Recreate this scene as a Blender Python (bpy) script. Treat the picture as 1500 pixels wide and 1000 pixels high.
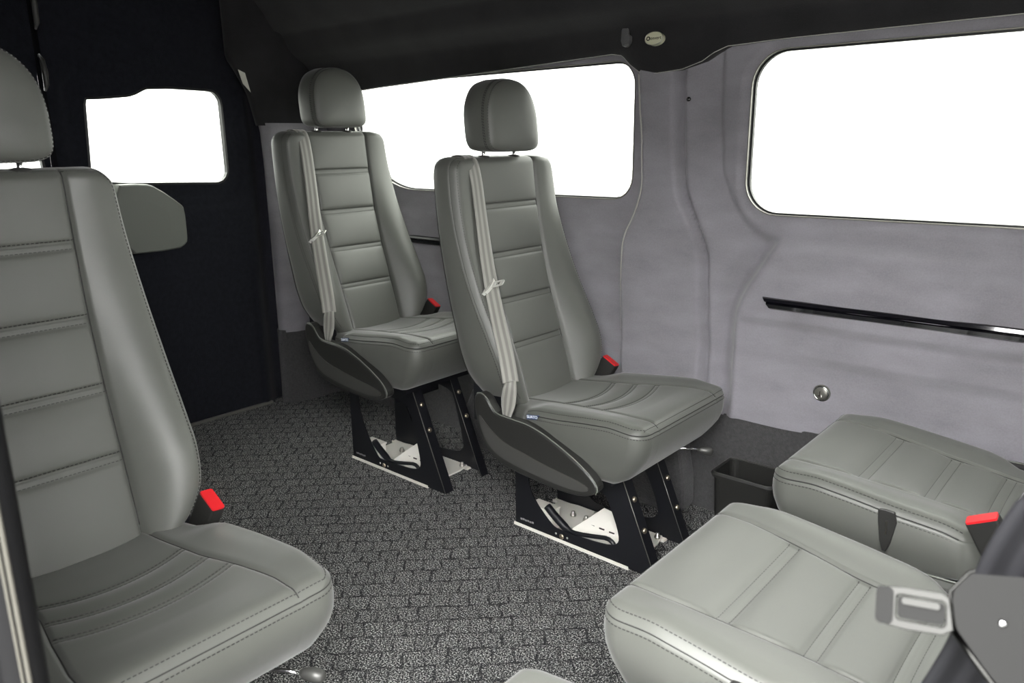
import bpy, bmesh, math, random
import numpy as np
from mathutils import Vector, Matrix, Euler
random.seed(4)
for o in list(bpy.data.objects): bpy.data.objects.remove(o)
SC = bpy.context.scene; COL = SC.collection
PI = math.pi

# ------------------------------------------------------------------ camera, world, exposure
# X runs to the front of the van, Y to the windowed side wall, Z up; camera stands in the open sliding door.
F_PX, PITCH, ROLL, CAM_H, YAW = 1117.2, math.radians(14.614), math.radians(-0.61), 1.155, math.radians(41.0)
cd = bpy.data.cameras.new('camera'); cam = bpy.data.objects.new('camera', cd); COL.objects.link(cam)
cd.sensor_width = 36.0; cd.lens = F_PX / 1500.0 * 36.0; cd.clip_start = 0.02
right = Vector((math.cos(YAW), math.sin(YAW), 0)); head = Vector((-math.sin(YAW), math.cos(YAW), 0))
fwd = head * math.cos(PITCH) + Vector((0, 0, -math.sin(PITCH))); up = right.cross(fwd)
r2 = right * math.cos(ROLL) + up * math.sin(ROLL); u2 = -right * math.sin(ROLL) + up * math.cos(ROLL)
cam.matrix_world = Matrix(((r2.x, u2.x, -fwd.x, 0), (r2.y, u2.y, -fwd.y, 0), (r2.z, u2.z, -fwd.z, CAM_H), (0, 0, 0, 1)))
cd.dof.use_dof = True; cd.dof.focus_distance = 2.1; cd.dof.aperture_fstop = 7.0
SC.camera = cam
SKY = 15.0
wd = bpy.data.worlds.new('overcast'); SC.world = wd; wd.use_nodes = True
wd.node_tree.nodes['Background'].inputs[0].default_value = (1.0, 0.995, 0.985, 1)
_nt = wd.node_tree; _bg = _nt.nodes['Background']      # standard overcast sky: three times as bright overhead as at the horizon
_tc = _nt.nodes.new('ShaderNodeTexCoord'); _sx = _nt.nodes.new('ShaderNodeSeparateXYZ'); _mr = _nt.nodes.new('ShaderNodeMapRange')
_mr.inputs['From Min'].default_value = 0.0; _mr.inputs['From Max'].default_value = 1.0; _mr.inputs['To Min'].default_value = SKY / 3; _mr.inputs['To Max'].default_value = SKY
_nt.links.new(_tc.outputs['Generated'], _sx.inputs[0]); _nt.links.new(_sx.outputs['Z'], _mr.inputs['Value']); _nt.links.new(_mr.outputs[0], _bg.inputs[1])
SC.view_settings.view_transform = 'Standard'; SC.view_settings.look = 'None'; SC.view_settings.gamma = 1.0
SC.view_settings.use_curve_mapping = False; SC.view_settings.exposure = 1.75

# ------------------------------------------------------------------ materials
def new_mat(name):
    m = bpy.data.materials.new(name); m.use_nodes = True
    nt = m.node_tree; return m, nt, nt.nodes['Principled BSDF']
def N(nt, t, **kw):
    n = nt.nodes.new(t)
    for k, v in kw.items():
        if k.startswith('i_'):
            n.inputs[int(k[2:]) if k[2:].isdigit() else k[2:].replace('_', ' ')].default_value = v
        else: setattr(n, k, v)
    return n
def plain(name, col, rough=.5, metal=0., spec=.5, bump=None, coat=0.):
    m, nt, b = new_mat(name)
    b.inputs['Base Color'].default_value = (*col, 1); b.inputs['Roughness'].default_value = rough
    b.inputs['Metallic'].default_value = metal; b.inputs['Specular IOR Level'].default_value = spec
    b.inputs['Coat Weight'].default_value = coat
    if bump:
        tc = N(nt, 'ShaderNodeTexCoord'); no = N(nt, 'ShaderNodeTexNoise'); no.inputs['Scale'].default_value = bump[0]; no.inputs['Detail'].default_value = 3
        bp = N(nt, 'ShaderNodeBump'); bp.inputs['Strength'].default_value = bump[1]; bp.inputs['Distance'].default_value = bump[2]
        nt.links.new(tc.outputs['Object'], no.inputs['Vector']); nt.links.new(no.outputs['Fac'], bp.inputs['Height']); nt.links.new(bp.outputs[0], b.inputs['Normal'])
    return m
def cloth(name, c1, c2, scale, fine, bump=.3, rough=.95, sheen=.3, dist=.002, stretch=(1, 1, 1)):
    m, nt, b = new_mat(name); L = nt.links.new
    tc = N(nt, 'ShaderNodeTexCoord'); mp = N(nt, 'ShaderNodeMapping'); mp.inputs['Scale'].default_value = stretch
    n1 = N(nt, 'ShaderNodeTexNoise'); n1.inputs['Scale'].default_value = scale; n1.inputs['Detail'].default_value = 5
    n2 = N(nt, 'ShaderNodeTexNoise'); n2.inputs['Scale'].default_value = fine; n2.inputs['Detail'].default_value = 2
    mx = N(nt, 'ShaderNodeMath', operation='MULTIPLY_ADD'); mx.inputs[1].default_value = .45
    rp = N(nt, 'ShaderNodeValToRGB'); rp.color_ramp.elements[0].position = .42; rp.color_ramp.elements[1].position = .95
    rp.color_ramp.elements[0].color = (*c1, 1); rp.color_ramp.elements[1].color = (*c2, 1)
    bp = N(nt, 'ShaderNodeBump'); bp.inputs['Strength'].default_value = bump; bp.inputs['Distance'].default_value = dist
    L(tc.outputs['Object'], mp.inputs[0]); L(mp.outputs[0], n1.inputs['Vector']); L(tc.outputs['Object'], n2.inputs['Vector'])
    L(n2.outputs['Fac'], mx.inputs[0]); L(n1.outputs['Fac'], mx.inputs[2]); L(mx.outputs[0], rp.inputs[0]); L(rp.outputs[0], b.inputs['Base Color'])
    L(n2.outputs['Fac'], bp.inputs['Height']); L(bp.outputs[0], b.inputs['Normal'])
    b.inputs['Roughness'].default_value = rough; b.inputs['Specular IOR Level'].default_value = .15
    b.inputs['Sheen Weight'].default_value = sheen; b.inputs['Sheen Roughness'].default_value = .6
    return m
def leather_mat():
    m, nt, b = new_mat('grey_leather'); L = nt.links.new
    tc = N(nt, 'ShaderNodeTexCoord')
    v = N(nt, 'ShaderNodeTexVoronoi', feature='DISTANCE_TO_EDGE'); v.inputs['Scale'].default_value = 520
    n = N(nt, 'ShaderNodeTexNoise'); n.inputs['Scale'].default_value = 900; n.inputs['Detail'].default_value = 2
    n3 = N(nt, 'ShaderNodeTexNoise'); n3.inputs['Scale'].default_value = 9; n3.inputs['Detail'].default_value = 3
    ad = N(nt, 'ShaderNodeMath', operation='MULTIPLY_ADD'); ad.inputs[1].default_value = .25
    bp = N(nt, 'ShaderNodeBump'); bp.inputs['Strength'].default_value = .22; bp.inputs['Distance'].default_value = .0008
    rp = N(nt, 'ShaderNodeValToRGB'); rp.color_ramp.elements[0].color = (.083, .086, .077, 1); rp.color_ramp.elements[1].color = (.098, .101, .090, 1)
    for s in (v, n, n3): L(tc.outputs['Object'], s.inputs['Vector'])
    L(n.outputs['Fac'], ad.inputs[0]); L(v.outputs['Distance'], ad.inputs[2]); L(ad.outputs[0], bp.inputs['Height']); L(bp.outputs[0], b.inputs['Normal'])
    L(n3.outputs['Fac'], rp.inputs[0]); L(rp.outputs[0], b.inputs['Base Color'])
    b.inputs['Roughness'].default_value = .46; b.inputs['Specular IOR Level'].default_value = .6; b.inputs['Sheen Weight'].default_value = .25; b.inputs['Sheen Roughness'].default_value = .35
    return m
def floor_mat():
    m, nt, b = new_mat('speckled_carpet'); L = nt.links.new
    tc = N(nt, 'ShaderNodeTexCoord'); mp = N(nt, 'ShaderNodeMapping'); mp.inputs['Rotation'].default_value = (0, 0, math.radians(-44))
    wn = N(nt, 'ShaderNodeTexNoise'); wn.inputs['Scale'].default_value = 26; wn.inputs['Detail'].default_value = 2
    sb = N(nt, 'ShaderNodeVectorMath', operation='SUBTRACT'); sb.inputs[1].default_value = (.5, .5, .5)
    sc = N(nt, 'ShaderNodeVectorMath', operation='SCALE'); sc.inputs['Scale'].default_value = .022
    av = N(nt, 'ShaderNodeVectorMath', operation='ADD')
    br = N(nt, 'ShaderNodeTexBrick'); br.offset = .5
    br.inputs['Scale'].default_value = 1; br.inputs['Brick Width'].default_value = .052; br.inputs['Row Height'].default_value = .058
    br.inputs['Mortar Size'].default_value = .0038; br.inputs['Mortar Smooth'].default_value = .4
    br.inputs['Color1'].default_value = (1, 1, 1, 1); br.inputs['Color2'].default_value = (.8, .8, .8, 1); br.inputs['Mortar'].default_value = (0, 0, 0, 1)
    sp = N(nt, 'ShaderNodeTexNoise'); sp.inputs['Scale'].default_value = 270; sp.inputs['Detail'].default_value = 1.5; sp.inputs['Roughness'].default_value = .7
    rp = N(nt, 'ShaderNodeValToRGB'); rp.color_ramp.elements[0].position = .49; rp.color_ramp.elements[1].position = .66
    rp.color_ramp.elements[0].color = (.016, .0165, .019, 1); rp.color_ramp.elements[1].color = (.62, .62, .60, 1)
    mx = N(nt, 'ShaderNodeMix', data_type='RGBA'); mx.inputs['A'].default_value = (.012, .0125, .015, 1)
    bp = N(nt, 'ShaderNodeBump'); bp.inputs['Strength'].default_value = .5; bp.inputs['Distance'].default_value = .004
    hh = N(nt, 'ShaderNodeMath', operation='MULTIPLY_ADD'); hh.inputs[1].default_value = .8
    L(tc.outputs['Object'], mp.inputs[0]); L(tc.outputs['Object'], wn.inputs['Vector']); L(tc.outputs['Object'], sp.inputs['Vector'])
    L(wn.outputs['Color'], sb.inputs[0]); L(sb.outputs[0], sc.inputs[0]); L(mp.outputs[0], av.inputs[0]); L(sc.outputs[0], av.inputs[1])
    L(av.outputs[0], br.inputs['Vector']); L(sp.outputs['Fac'], rp.inputs[0]); L(rp.outputs[0], mx.inputs['B']); gn = N(nt, 'ShaderNodeTexNoise'); gn.inputs['Scale'].default_value = 34; gn.inputs['Detail'].default_value = 2
    gr = N(nt, 'ShaderNodeMapRange'); gr.inputs[1].default_value = .40; gr.inputs[2].default_value = .62; gr.inputs[3].default_value = .10; gr.inputs[4].default_value = .72
    gm = N(nt, 'ShaderNodeMath', operation='MAXIMUM'); L(tc.outputs['Object'], gn.inputs['Vector']); L(gn.outputs['Fac'], gr.inputs[0]); L(gr.outputs[0], gm.inputs[0]); L(br.outputs['Color'], gm.inputs[1]); L(gm.outputs[0], mx.inputs['Factor'])
    L(mx.outputs['Result'], b.inputs['Base Color']); L(sp.outputs['Fac'], hh.inputs[0]); L(br.outputs['Color'], hh.inputs[2]); L(hh.outputs[0], bp.inputs['Height']); L(bp.outputs[0], b.inputs['Normal'])
    b.inputs['Roughness'].default_value = .9; b.inputs['Specular IOR Level'].default_value = .2
    return m
def webbing_mat(name, c):
    m, nt, b = new_mat(name); L = nt.links.new
    uv = N(nt, 'ShaderNodeUVMap'); sx = N(nt, 'ShaderNodeSeparateXYZ')
    w = N(nt, 'ShaderNodeMath', operation='MULTIPLY'); w.inputs[1].default_value = 5 * PI
    s = N(nt, 'ShaderNodeMath', operation='SINE')
    rp = N(nt, 'ShaderNodeValToRGB'); rp.color_ramp.elements[0].color = (c[0]*.6, c[1]*.6, c[2]*.6, 1); rp.color_ramp.elements[1].color = (*c, 1)
    rp.color_ramp.elements[0].position = .2; rp.color_ramp.elements[1].position = .8
    v = N(nt, 'ShaderNodeMath', operation='MULTIPLY_ADD'); v.inputs[1].default_value = .5; v.inputs[2].default_value = .5
    bp = N(nt, 'ShaderNodeBump'); bp.inputs['Strength'].default_value = .5; bp.inputs['Distance'].default_value = .001
    L(uv.outputs[0], sx.inputs[0]); L(sx.outputs['X'], w.inputs[0]); L(w.outputs[0], s.inputs[0]); L(s.outputs[0], v.inputs[0]); L(v.outputs[0], rp.inputs[0])
    L(rp.outputs[0], b.inputs['Base Color']); L(v.outputs[0], bp.inputs['Height']); L(bp.outputs[0], b.inputs['Normal'])
    b.inputs['Roughness'].default_value = .5; b.inputs['Sheen Weight'].default_value = .4 if c[0] > .1 else 0; b.inputs['Specular IOR Level'].default_value = .4 if c[0] > .1 else .1
    return m
def glass_mat():
    m = bpy.data.materials.new('window_glass'); m.use_nodes = True; nt = m.node_tree; nt.nodes.clear(); L = nt.links.new
    out = N(nt, 'ShaderNodeOutputMaterial'); mx = N(nt, 'ShaderNodeMixShader'); mx.inputs[0].default_value = .04
    t = N(nt, 'ShaderNodeBsdfTransparent'); t.inputs[0].default_value = (.48, .49, .47, 1); g = N(nt, 'ShaderNodeBsdfGlossy'); g.inputs['Roughness'].default_value = .02
    L(t.outputs[0], mx.inputs[1]); L(g.outputs[0], mx.inputs[2]); L(mx.outputs[0], out.inputs[0])
    return m
M = dict(
    leather=leather_mat(), floor=floor_mat(), glass=glass_mat(),
    suede=cloth('grey_suede', (.205, .195, .216), (.288, .276, .306), 7, 260, .25, .9, .35, .001, (1, 1, 2.2)),
    liner=cloth('charcoal_headliner', (.014, .0137, .0148), (.023, .0225, .024), 10, 300, .25, .95, .12),
    kick=cloth('charcoal_wall_carpet', (.028, .028, .030), (.062, .061, .062), 120, 420, .8, .95, .25, .004),
    door=cloth('black_door_carpet', (.0065, .0072, .0105), (.012, .013, .018), 60, 380, .5, .95, .05, .003),
    stitch=plain('dark_thread', (.022, .022, .021), .7), plastic=plain('satin_black_plastic', (.020, .020, .0188), .42, bump=(900, .15, .0006)),
    shell=plain('dark_grey_plastic', (.048, .048, .045), .5), blackmetal=plain('black_powder_coat', (.008, .0085, .011), .38),
    white=plain('white_powder_coat', (.78, .76, .70), .45), steel=plain('zinc_steel', (.62, .60, .55), .28, 1), brass=plain('zinc_bolt', (.55, .48, .36), .32, 1),
    chrome=plain('polished_steel', (.75, .75, .75), .12, 1), dullsteel=plain('dull_steel', (.10, .10, .095), .45, .6), darksteel=plain('dark_steel', (.010, .010, .0096), .5, 0, .08), red=plain('red_button', (.62, .012, .018), .4),
    web=webbing_mat('grey_webbing', (.27, .265, .24)), webdark=webbing_mat('dark_webbing', (.016, .016, .018)), nearsteel=plain('darkened_steel', (.022, .022, .021), .25, 1),  # latch plate steel darkened to hold down the strong light at the door
    rubber=plain('black_rubber', (.012, .012, .013), .4), gloss=plain('gloss_black', (.004, .004, .006), .07, 0, .6, coat=1.),
    sill=plain('sill_metal', (.20, .20, .18), .4, .6), latch=plain('sage_grey_plastic', (.155, .165, .145), .5), paper=plain('pale_label', (.55, .54, .48), .6),
    badge=plain('pale_badge', (.62, .62, .45), .35), ink=plain('dark_ink', (.03, .02, .02), .6), navy=plain('navy_tag', (.03, .05, .12), .5), tagtext=plain('white_print', (.8, .85, .9), .6),
    seal=plain('seal_lip', (.26, .25, .22), .25, .2), body=plain('body_paint', (.005, .005, .006), .5, 0, .1), sky_block=plain('sky_block_wall', (.12, .118, .11), .9), ground=plain('asphalt', (.15, .15, .148), .9, bump=(8, .2, .01)), edge=plain('painted_edge_glint', (.45, .44, .41), .5), seal_rubber=plain('seal_rubber', (.0035, .0035, .0038), .45, 0, .12), seal_shine=plain('seal_shine', (.055, .053, .045), .35, 0, .1), bright=plain('bright_metal', (.72, .72, .68), .3, .35), hookgrey=plain('hook_grey', (.11, .11, .112), .5), print=plain('grey_print', (.25, .25, .25), .6))

# ------------------------------------------------------------------ helpers
def link(o, parent=None):
    COL.objects.link(o)
    if parent is not None: o.parent = parent
    return o
def mesh(name, vs, fs, mat, smooth=True, uv=None):
    me = bpy.data.meshes.new(name); me.from_pydata([tuple(map(float, v)) for v in vs], [], [tuple(int(i) for i in f) for f in fs])
    if uv is not None:
        l = me.uv_layers.new(name='UVMap')
        for lp in me.loops: l.data[lp.index].uv = uv[lp.vertex_index]
    me.materials.append(M[mat])
    if smooth: me.polygons.foreach_set('use_smooth', [True] * len(me.polygons))
    me.update(); return me
def fix(me):
    bm = bmesh.new(); bm.from_mesh(me); bmesh.ops.recalc_face_normals(bm, faces=bm.faces); bm.to_mesh(me); bm.free(); return me
def ob(name, me, parent=None, loc=None, rot=None):
    o = bpy.data.objects.new(name, me); link(o, parent)
    if loc is not None: o.location = loc
    if rot is not None: o.rotation_euler = rot
    return o
def tag(o, label=None, cat=None, group=None, kind=None):
    if label: o['label'] = label
    if cat: o['category'] = cat
    if group: o['group'] = group
    if kind: o['kind'] = kind
    return o
def bevel(o, w, seg=2):
    b = o.modifiers.new('bevel', 'BEVEL'); b.width = w; b.segments = seg; b.limit_method = 'ANGLE'; b.angle_limit = math.radians(40); return o
def bm_mesh(name, bm, mat, smooth=False):
    me = bpy.data.meshes.new(name); bmesh.ops.recalc_face_normals(bm, faces=bm.faces); bm.to_mesh(me); bm.free(); me.materials.append(M[mat])
    if smooth: me.polygons.foreach_set('use_smooth', [True] * len(me.polygons))
    return me
def box_bm(boxes):
    bm = bmesh.new()
    for (a, b) in boxes:
        c = [(a[i] + b[i]) / 2 for i in range(3)]; s = [abs(b[i] - a[i]) for i in range(3)]
        bmesh.ops.create_cube(bm, size=1, matrix=Matrix.Translation(c) @ Matrix.Diagonal((*s, 1)))
    return bm
def box(name, a, b, mat, parent=None, bev=.002):
    o = ob(name, bm_mesh(name, box_bm([(a, b)]), mat), parent)
    if bev: bevel(o, bev)
    return o
AX = {'X': lambda p, t: (t, p[0], p[1]), 'Y': lambda p, t: (p[0], t, p[1]), 'Z': lambda p, t: (p[0], p[1], t)}
def plate_mesh(name, outer, holes, axis, t0, t1, mat):
    """flat plate with holes, outline in the two axes left over"""
    f = AX[axis]; bm = bmesh.new(); es = []
    for loop in [outer] + holes:
        vs = [bm.verts.new(f(p, t0)) for p in loop]
        es += [bm.edges.new((vs[i], vs[(i + 1) % len(vs)])) for i in range(len(vs))]
    if holes: bmesh.ops.triangle_fill(bm, use_beauty=True, use_dissolve=False, edges=es)
    else: bm.faces.new(bm.verts[:])
    g = bmesh.ops.extrude_face_region(bm, geom=bm.faces[:])
    d = Vector(f((0, 0), t1 - t0)); bmesh.ops.translate(bm, vec=d, verts=[e for e in g['geom'] if isinstance(e, bmesh.types.BMVert)])
    return bm_mesh(name, bm, mat)
def chaikin(p, n=2, closed=True):
    for _ in range(n):
        q = []
        m = len(p)
        for i in range(m if closed else m - 1):
            a, b = p[i], p[(i + 1) % m]
            q += [tuple(.75 * x + .25 * y for x, y in zip(a, b)), tuple(.25 * x + .75 * y for x, y in zip(a, b))]
        if not closed: q = [p[0]] + q + [p[-1]]
        p = q
    return p
def tube_mesh(name, pts, r, mat, n=10, cap=True):
    vs, fs = [], []; P = [Vector(p) for p in pts]; R = r if isinstance(r, (list, tuple)) else [r] * len(P)
    prev = None
    for i, p in enumerate(P):
        t = (P[min(i + 1, len(P) - 1)] - P[max(i - 1, 0)]).normalized()
        if prev is None: a = t.orthogonal().normalized()
        else: a = (prev - t * prev.dot(t)).normalized()
        prev = a; b = t.cross(a)
        vs += [p + (a * math.cos(2 * PI * k / n) + b * math.sin(2 * PI * k / n)) * R[i] for k in range(n)]
    for i in range(len(P) - 1):
        fs += [(i * n + k, i * n + (k + 1) % n, (i + 1) * n + (k + 1) % n, (i + 1) * n + k) for k in range(n)]
    if cap: fs += [tuple(range(n))[::-1], tuple((len(P) - 1) * n + k for k in range(n))]
    return mesh(name, vs, fs, mat)
def lathe_mesh(name, prof, mat, n=24, axis='Z'):
    """prof: (radius, height) list"""
    vs, fs = [], []
    for r, h in prof:
        for k in range(n):
            c, s = r * math.cos(2 * PI * k / n), r * math.sin(2 * PI * k / n)
            vs.append({'Z': (c, s, h), 'Y': (c, h, s), 'X': (h, c, s)}[axis])
    for i in range(len(prof) - 1): fs += [(i * n + k, i * n + (k + 1) % n, (i + 1) * n + (k + 1) % n, (i + 1) * n + k) for k in range(n)]
    fs += [tuple(range(n)), tuple((len(prof) - 1) * n + k for k in range(n))]
    return fix(mesh(name, vs, fs, mat))
def ribbon_mesh(name, pts, sides, width, th, mat):
    """webbing strip: centre points, side direction per point"""
    P = [Vector(p) for p in pts]; vs, fs, uv = [], [], []
    W = width if isinstance(width, (list, tuple)) else [width] * len(P)
    nc = 6
    for i, p in enumerate(P):
        t = (P[min(i + 1, len(P) - 1)] - P[max(i - 1, 0)]).normalized(); s = Vector(sides[i]); s = (s - t * s.dot(t)).normalized(); n = t.cross(s)
        for l in (-.5, .5):
            for c in range(nc + 1):
                vs.append(p + s * (c / nc - .5) * W[i] + n * l * th); uv.append((c / nc, i / len(P)))
    k = nc + 1
    for i in range(len(P) - 1):
        a, b = i * 2 * k, (i + 1) * 2 * k
        for c in range(nc):
            fs += [(a + c, a + c + 1, b + c + 1, b + c), (a + k + c + 1, a + k + c, b + k + c, b + k + c + 1)]
        fs += [(a, b, b + k, a + k), (a + nc, a + k + nc, b + k + nc, b + nc)]
    fs += [tuple(range(k)) + tuple(range(2 * k - 1, k - 1, -1))]; e = (len(P) - 1) * 2 * k
    fs += [tuple(e + j for j in range(k)) + tuple(e + j for j in range(2 * k - 1, k - 1, -1))]
    return fix(mesh(name, vs, fs, mat, uv=uv))
def sp(x, xs, ys):
    """smooth monotone-ish cubic interpolation"""
    xs = np.array(xs, float); ys = np.array(ys, float); m = np.gradient(ys, xs); x = np.clip(x, xs[0], xs[-1])
    i = np.clip(np.searchsorted(xs, x) - 1, 0, len(xs) - 2); h = xs[i + 1] - xs[i]; t = (x - xs[i]) / h
    return (2*t**3 - 3*t**2 + 1)*ys[i] + (t**3 - 2*t**2 + t)*h*m[i] + (-2*t**3 + 3*t**2)*ys[i + 1] + (t**3 - t**2)*h*m[i + 1]
def S(t):
    t = np.clip(t, 0, 1); return t * t * (3 - 2 * t)
def G(d, s): return np.exp(-(d / s) ** 2)
def text_mesh(name, body, size, mat, depth=.0003):
    cu = bpy.data.curves.new(name, 'FONT'); cu.body = body; cu.size = size; cu.align_x = 'CENTER'; cu.align_y = 'CENTER'; cu.extrude = depth
    o = bpy.data.objects.new(name, cu); COL.objects.link(o); bpy.context.view_layer.update()
    me = bpy.data.meshes.new_from_object(o.evaluated_get(bpy.context.evaluated_depsgraph_get())); bpy.data.objects.remove(o); bpy.data.curves.remove(cu)
    me.name = name; me.materials.clear(); me.materials.append(M[mat]); return me
def rrect(x0, x1, z0, z1, r, n=8):
    p = []
    for cx, cz, a in ((x1 - r, z1 - r, 0), (x0 + r, z1 - r, 90), (x0 + r, z0 + r, 180), (x1 - r, z0 + r, 270)):
        for k in range(n + 1):
            t = math.radians(a + 90 * k / n); p.append((cx + r * math.cos(t), cz + r * math.sin(t)))
    return p
def sweep_loop(name, loop, prof, f, mat):
    """sweep a profile (offset outward, depth) round a closed 2-D loop; f maps (a, b, depth) to 3-D"""
    n = len(loop); vs, fs = [], []; L_ = [Vector(p) for p in loop]
    for i in range(n):
        a, b, c = L_[i - 1], L_[i], L_[(i + 1) % n]; t = (c - a).normalized(); nn = Vector((t.y, -t.x))
        for (o_, d) in prof: vs.append(f(b.x + nn.x * o_, b.y + nn.y * o_, d))
    m = len(prof)
    for i in range(n):
        j = (i + 1) % n
        fs += [(i * m + k, i * m + (k + 1) % m, j * m + (k + 1) % m, j * m + k) for k in range(m)]
    return fix(mesh(name, vs, fs, mat, smooth=False))

# ------------------------------------------------------------------ the setting: van body
SKY_BLOCK_H, HEADER = 7.6, 1.85       # unseen wall added to block the low sky on the door side, top of the door opening
XR, XF = -3.06, 1.15          # rear door plane, front end of the passenger space
def lin(z, pts):
    zs = [p[0] for p in pts]; return np.interp(z, zs, [p[1] for p in pts])
XA = [(.0, -1.330), (.463, -1.330), (.694, -1.337), (.861, -1.334), (.94, -1.291), (1.014, -1.269), (1.168, -1.275), (1.348, -1.294), (1.6, -1.30)]
XB = [(.0, -1.043), (.513, -1.043), (.663, -1.052), (.829, -1.061), (.909, -1.093), (1.008, -1.139), (1.167, -1.154), (1.35, -1.163), (1.6, -1.17)]
XC = [(.0, -.80), (.84, -.80), (.883, -.879), (.918, -.938), (.994, -.989), (1.07, -1.019), (1.259, -1.035), (1.6, -1.035)]
XD = [(.0, -.941), (.358, -.941), (.531, -.943), (.677, -.943), (.742, -.915), (.816, -.874), (.866, -.845), (.93, -.80)]
def chs(z, P): 
    zz = np.linspace(0, 1.6, 161); v = lin(zz, P); k = np.ones(7) / 7; v2 = np.convolve(np.pad(v, 3, mode='edge'), k, 'valid'); return np.interp(z, zz, v2)
WALLY = 2.13
W1 = (-2.74, -1.333, .972, 1.398, .075); W2 = (-.955, .62, .948, 1.392, .095)
def sd_rr(x, z, w):
    cx, cz, hx, hz, r = (w[0] + w[1]) / 2, (w[2] + w[3]) / 2, (w[1] - w[0]) / 2, (w[3] - w[2]) / 2, w[4]
    qx, qz = np.abs(x - cx) - hx + r, np.abs(z - cz) - hz + r
    return np.hypot(np.maximum(qx, 0), np.maximum(qz, 0)) + np.minimum(np.maximum(qx, qz), 0) - r
def wall_h(x, z):
    xa, xb, xc, xd = chs(z, XA), chs(z, XB), chs(z, XC), chs(z, XD)
    low = S((.905 - z) / .06)                                   # below the window band
    left = .020 * S((.905 - z) / .035)
    pil = .058 - .018 * S((x - xa) / .27)
    mid = .030 * (1 - S((x - xb) / np.maximum(xc - xb, .05))) + .004
    # right of the pillar: flange beside the glass on top, proud lower panel below
    pan = .036 - .015 * S((.655 - z) / .014) * S((x + .96) / .05) - .011 * S((.56 - z) / .02) * S((x + .80) / .12) + .010 * S((.80 - z) / .05)
    rgt_hi = .014 * S(sd_rr(x, z, W2) / .03)
    h = left * (1 - S((x - xa + .006) / .014)) + pil * S((x - xa + .006) / .014) * (1 - S((x - xb + .012) / .024)) 
    m = S((x - xb + .012) / .024)
    edge_hi = S((x - xc + .006) / .012); edge_lo = S((x - xd + .02) / .028)
    val_hi = mid * (1 - edge_hi) + rgt_hi * edge_hi
    val_lo = (mid - .004) * (1 - edge_lo) + pan * edge_lo
    h = h + m * (val_hi * (1 - low) + val_lo * low)
    h = h - .040 * G(x - xb, .010) + (.003 * np.sin(7 * x + 3 * z) * np.sin(9 * z + 2 * x) + .0016 * np.sin(23 * x - 11 * z) * np.sin(31 * z + 5 * x)) * S((np.minimum(sd_rr(x, z, W1), sd_rr(x, z, W2)) - .01) / .06)
    h = h - low * .036 * G(x - xd + .045, .032) * S((z - .36) / .1)
    h = h - .010 * G(x + 1.075, .05) * G(z - .55, .05) - .008 * G(x + .93, .05) * G(z - .80, .035)
    return h
def sd_w1(x, z):
    cx, cz, r = -2.36, 1.372, .40
    c = np.where((x < cx) & (z < cz), np.hypot(x - cx, z - cz) - r, -1.); return np.maximum(sd_rr(x, z, W1), c)
def sd_loop(sd, w, n=64):
    cx, cz = (w[0] + w[1]) / 2, (w[2] + w[3]) / 2; tg = []
    for a, b, k in (((w[1], w[2]), (w[1], w[3]), n // 2), ((w[1], w[3]), (w[0], w[3]), n), ((w[0], w[3]), (w[0], w[2]), n // 2), ((w[0], w[2]), (w[1], w[2]), n)):
        tg += [(a[0] + (b[0] - a[0]) * i / k, a[1] + (b[1] - a[1]) * i / k) for i in range(k)]
    out = []
    for x, z in tg:
        lo, hi = 0., 1.05
        for _ in range(30):
            m = (lo + hi) / 2
            if float(sd(np.array(cx + (x - cx) * m), np.array(cz + (z - cz) * m))) < 0: lo = m
            else: hi = m
        out.append((cx + (x - cx) * lo, cz + (z - cz) * lo))
    return out
def field_wall(name, xs, zs, wins, yfun, mat, kindf):
    """grid wall with smooth-edged window openings"""
    X, Z = np.meshgrid(xs, zs, indexing='ij'); nx, nz = X.shape; dead = np.zeros((nx - 1, nz - 1), bool)
    for w in wins:
        sd = w(X, Z) if callable(w) else sd_rr(X, Z, w); ins = sd <= 1e-4
        allin = ins[:-1, :-1] & ins[1:, :-1] & ins[:-1, 1:] & ins[1:, 1:]; dead |= allin
        fn = w if callable(w) else (lambda a, b, w=w: sd_rr(a, b, w))
        for _ in range(8):
            e = 1e-4; s0 = fn(X, Z); gx = (fn(X + e, Z) - s0) / e; gz = (fn(X, Z + e) - s0) / e; g2 = gx**2 + gz**2 + 1e-9
            X = np.where(ins & (s0 < 0), X - s0 * gx / g2, X); Z = np.where(ins & (s0 < 0), Z - s0 * gz / g2, Z)
    D = yfun(X, Z); idx = np.arange(nx * nz).reshape(nx, nz)
    vs = [kindf(a, b, c) for a, b, c in zip(X.ravel(), Z.ravel(), D.ravel())]
    fs = [(idx[i, j], idx[i + 1, j], idx[i + 1, j + 1], idx[i, j + 1]) for i in range(nx - 1) for j in range(nz - 1) if not dead[i, j]]
    me = mesh(name, vs, fs, mat)
    bm = bmesh.new(); bm.from_mesh(me); bmesh.ops.delete(bm, geom=[v for v in bm.verts if not v.link_faces], context='VERTS'); bm.to_mesh(me); bm.free()
    return me
# ground outside and floor
tag(ob('ground', bm_mesh('ground', box_bm([((-40, -40, -.62), (40, 40, -.60))]), 'ground')), kind='structure')
tag(ob('wall_sky_block', bm_mesh('wall_sky_block', box_bm([((-45, -21, -.6), (45, -20, SKY_BLOCK_H))]), 'sky_block')), kind='structure')  # unseen, added to keep low sky light off the upper side wall
tag(ob('floor', bm_mesh('floor', box_bm([((XR - .10, .02, -.05), (XF, 2.2, 0))]), 'floor')), kind='structure')
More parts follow.
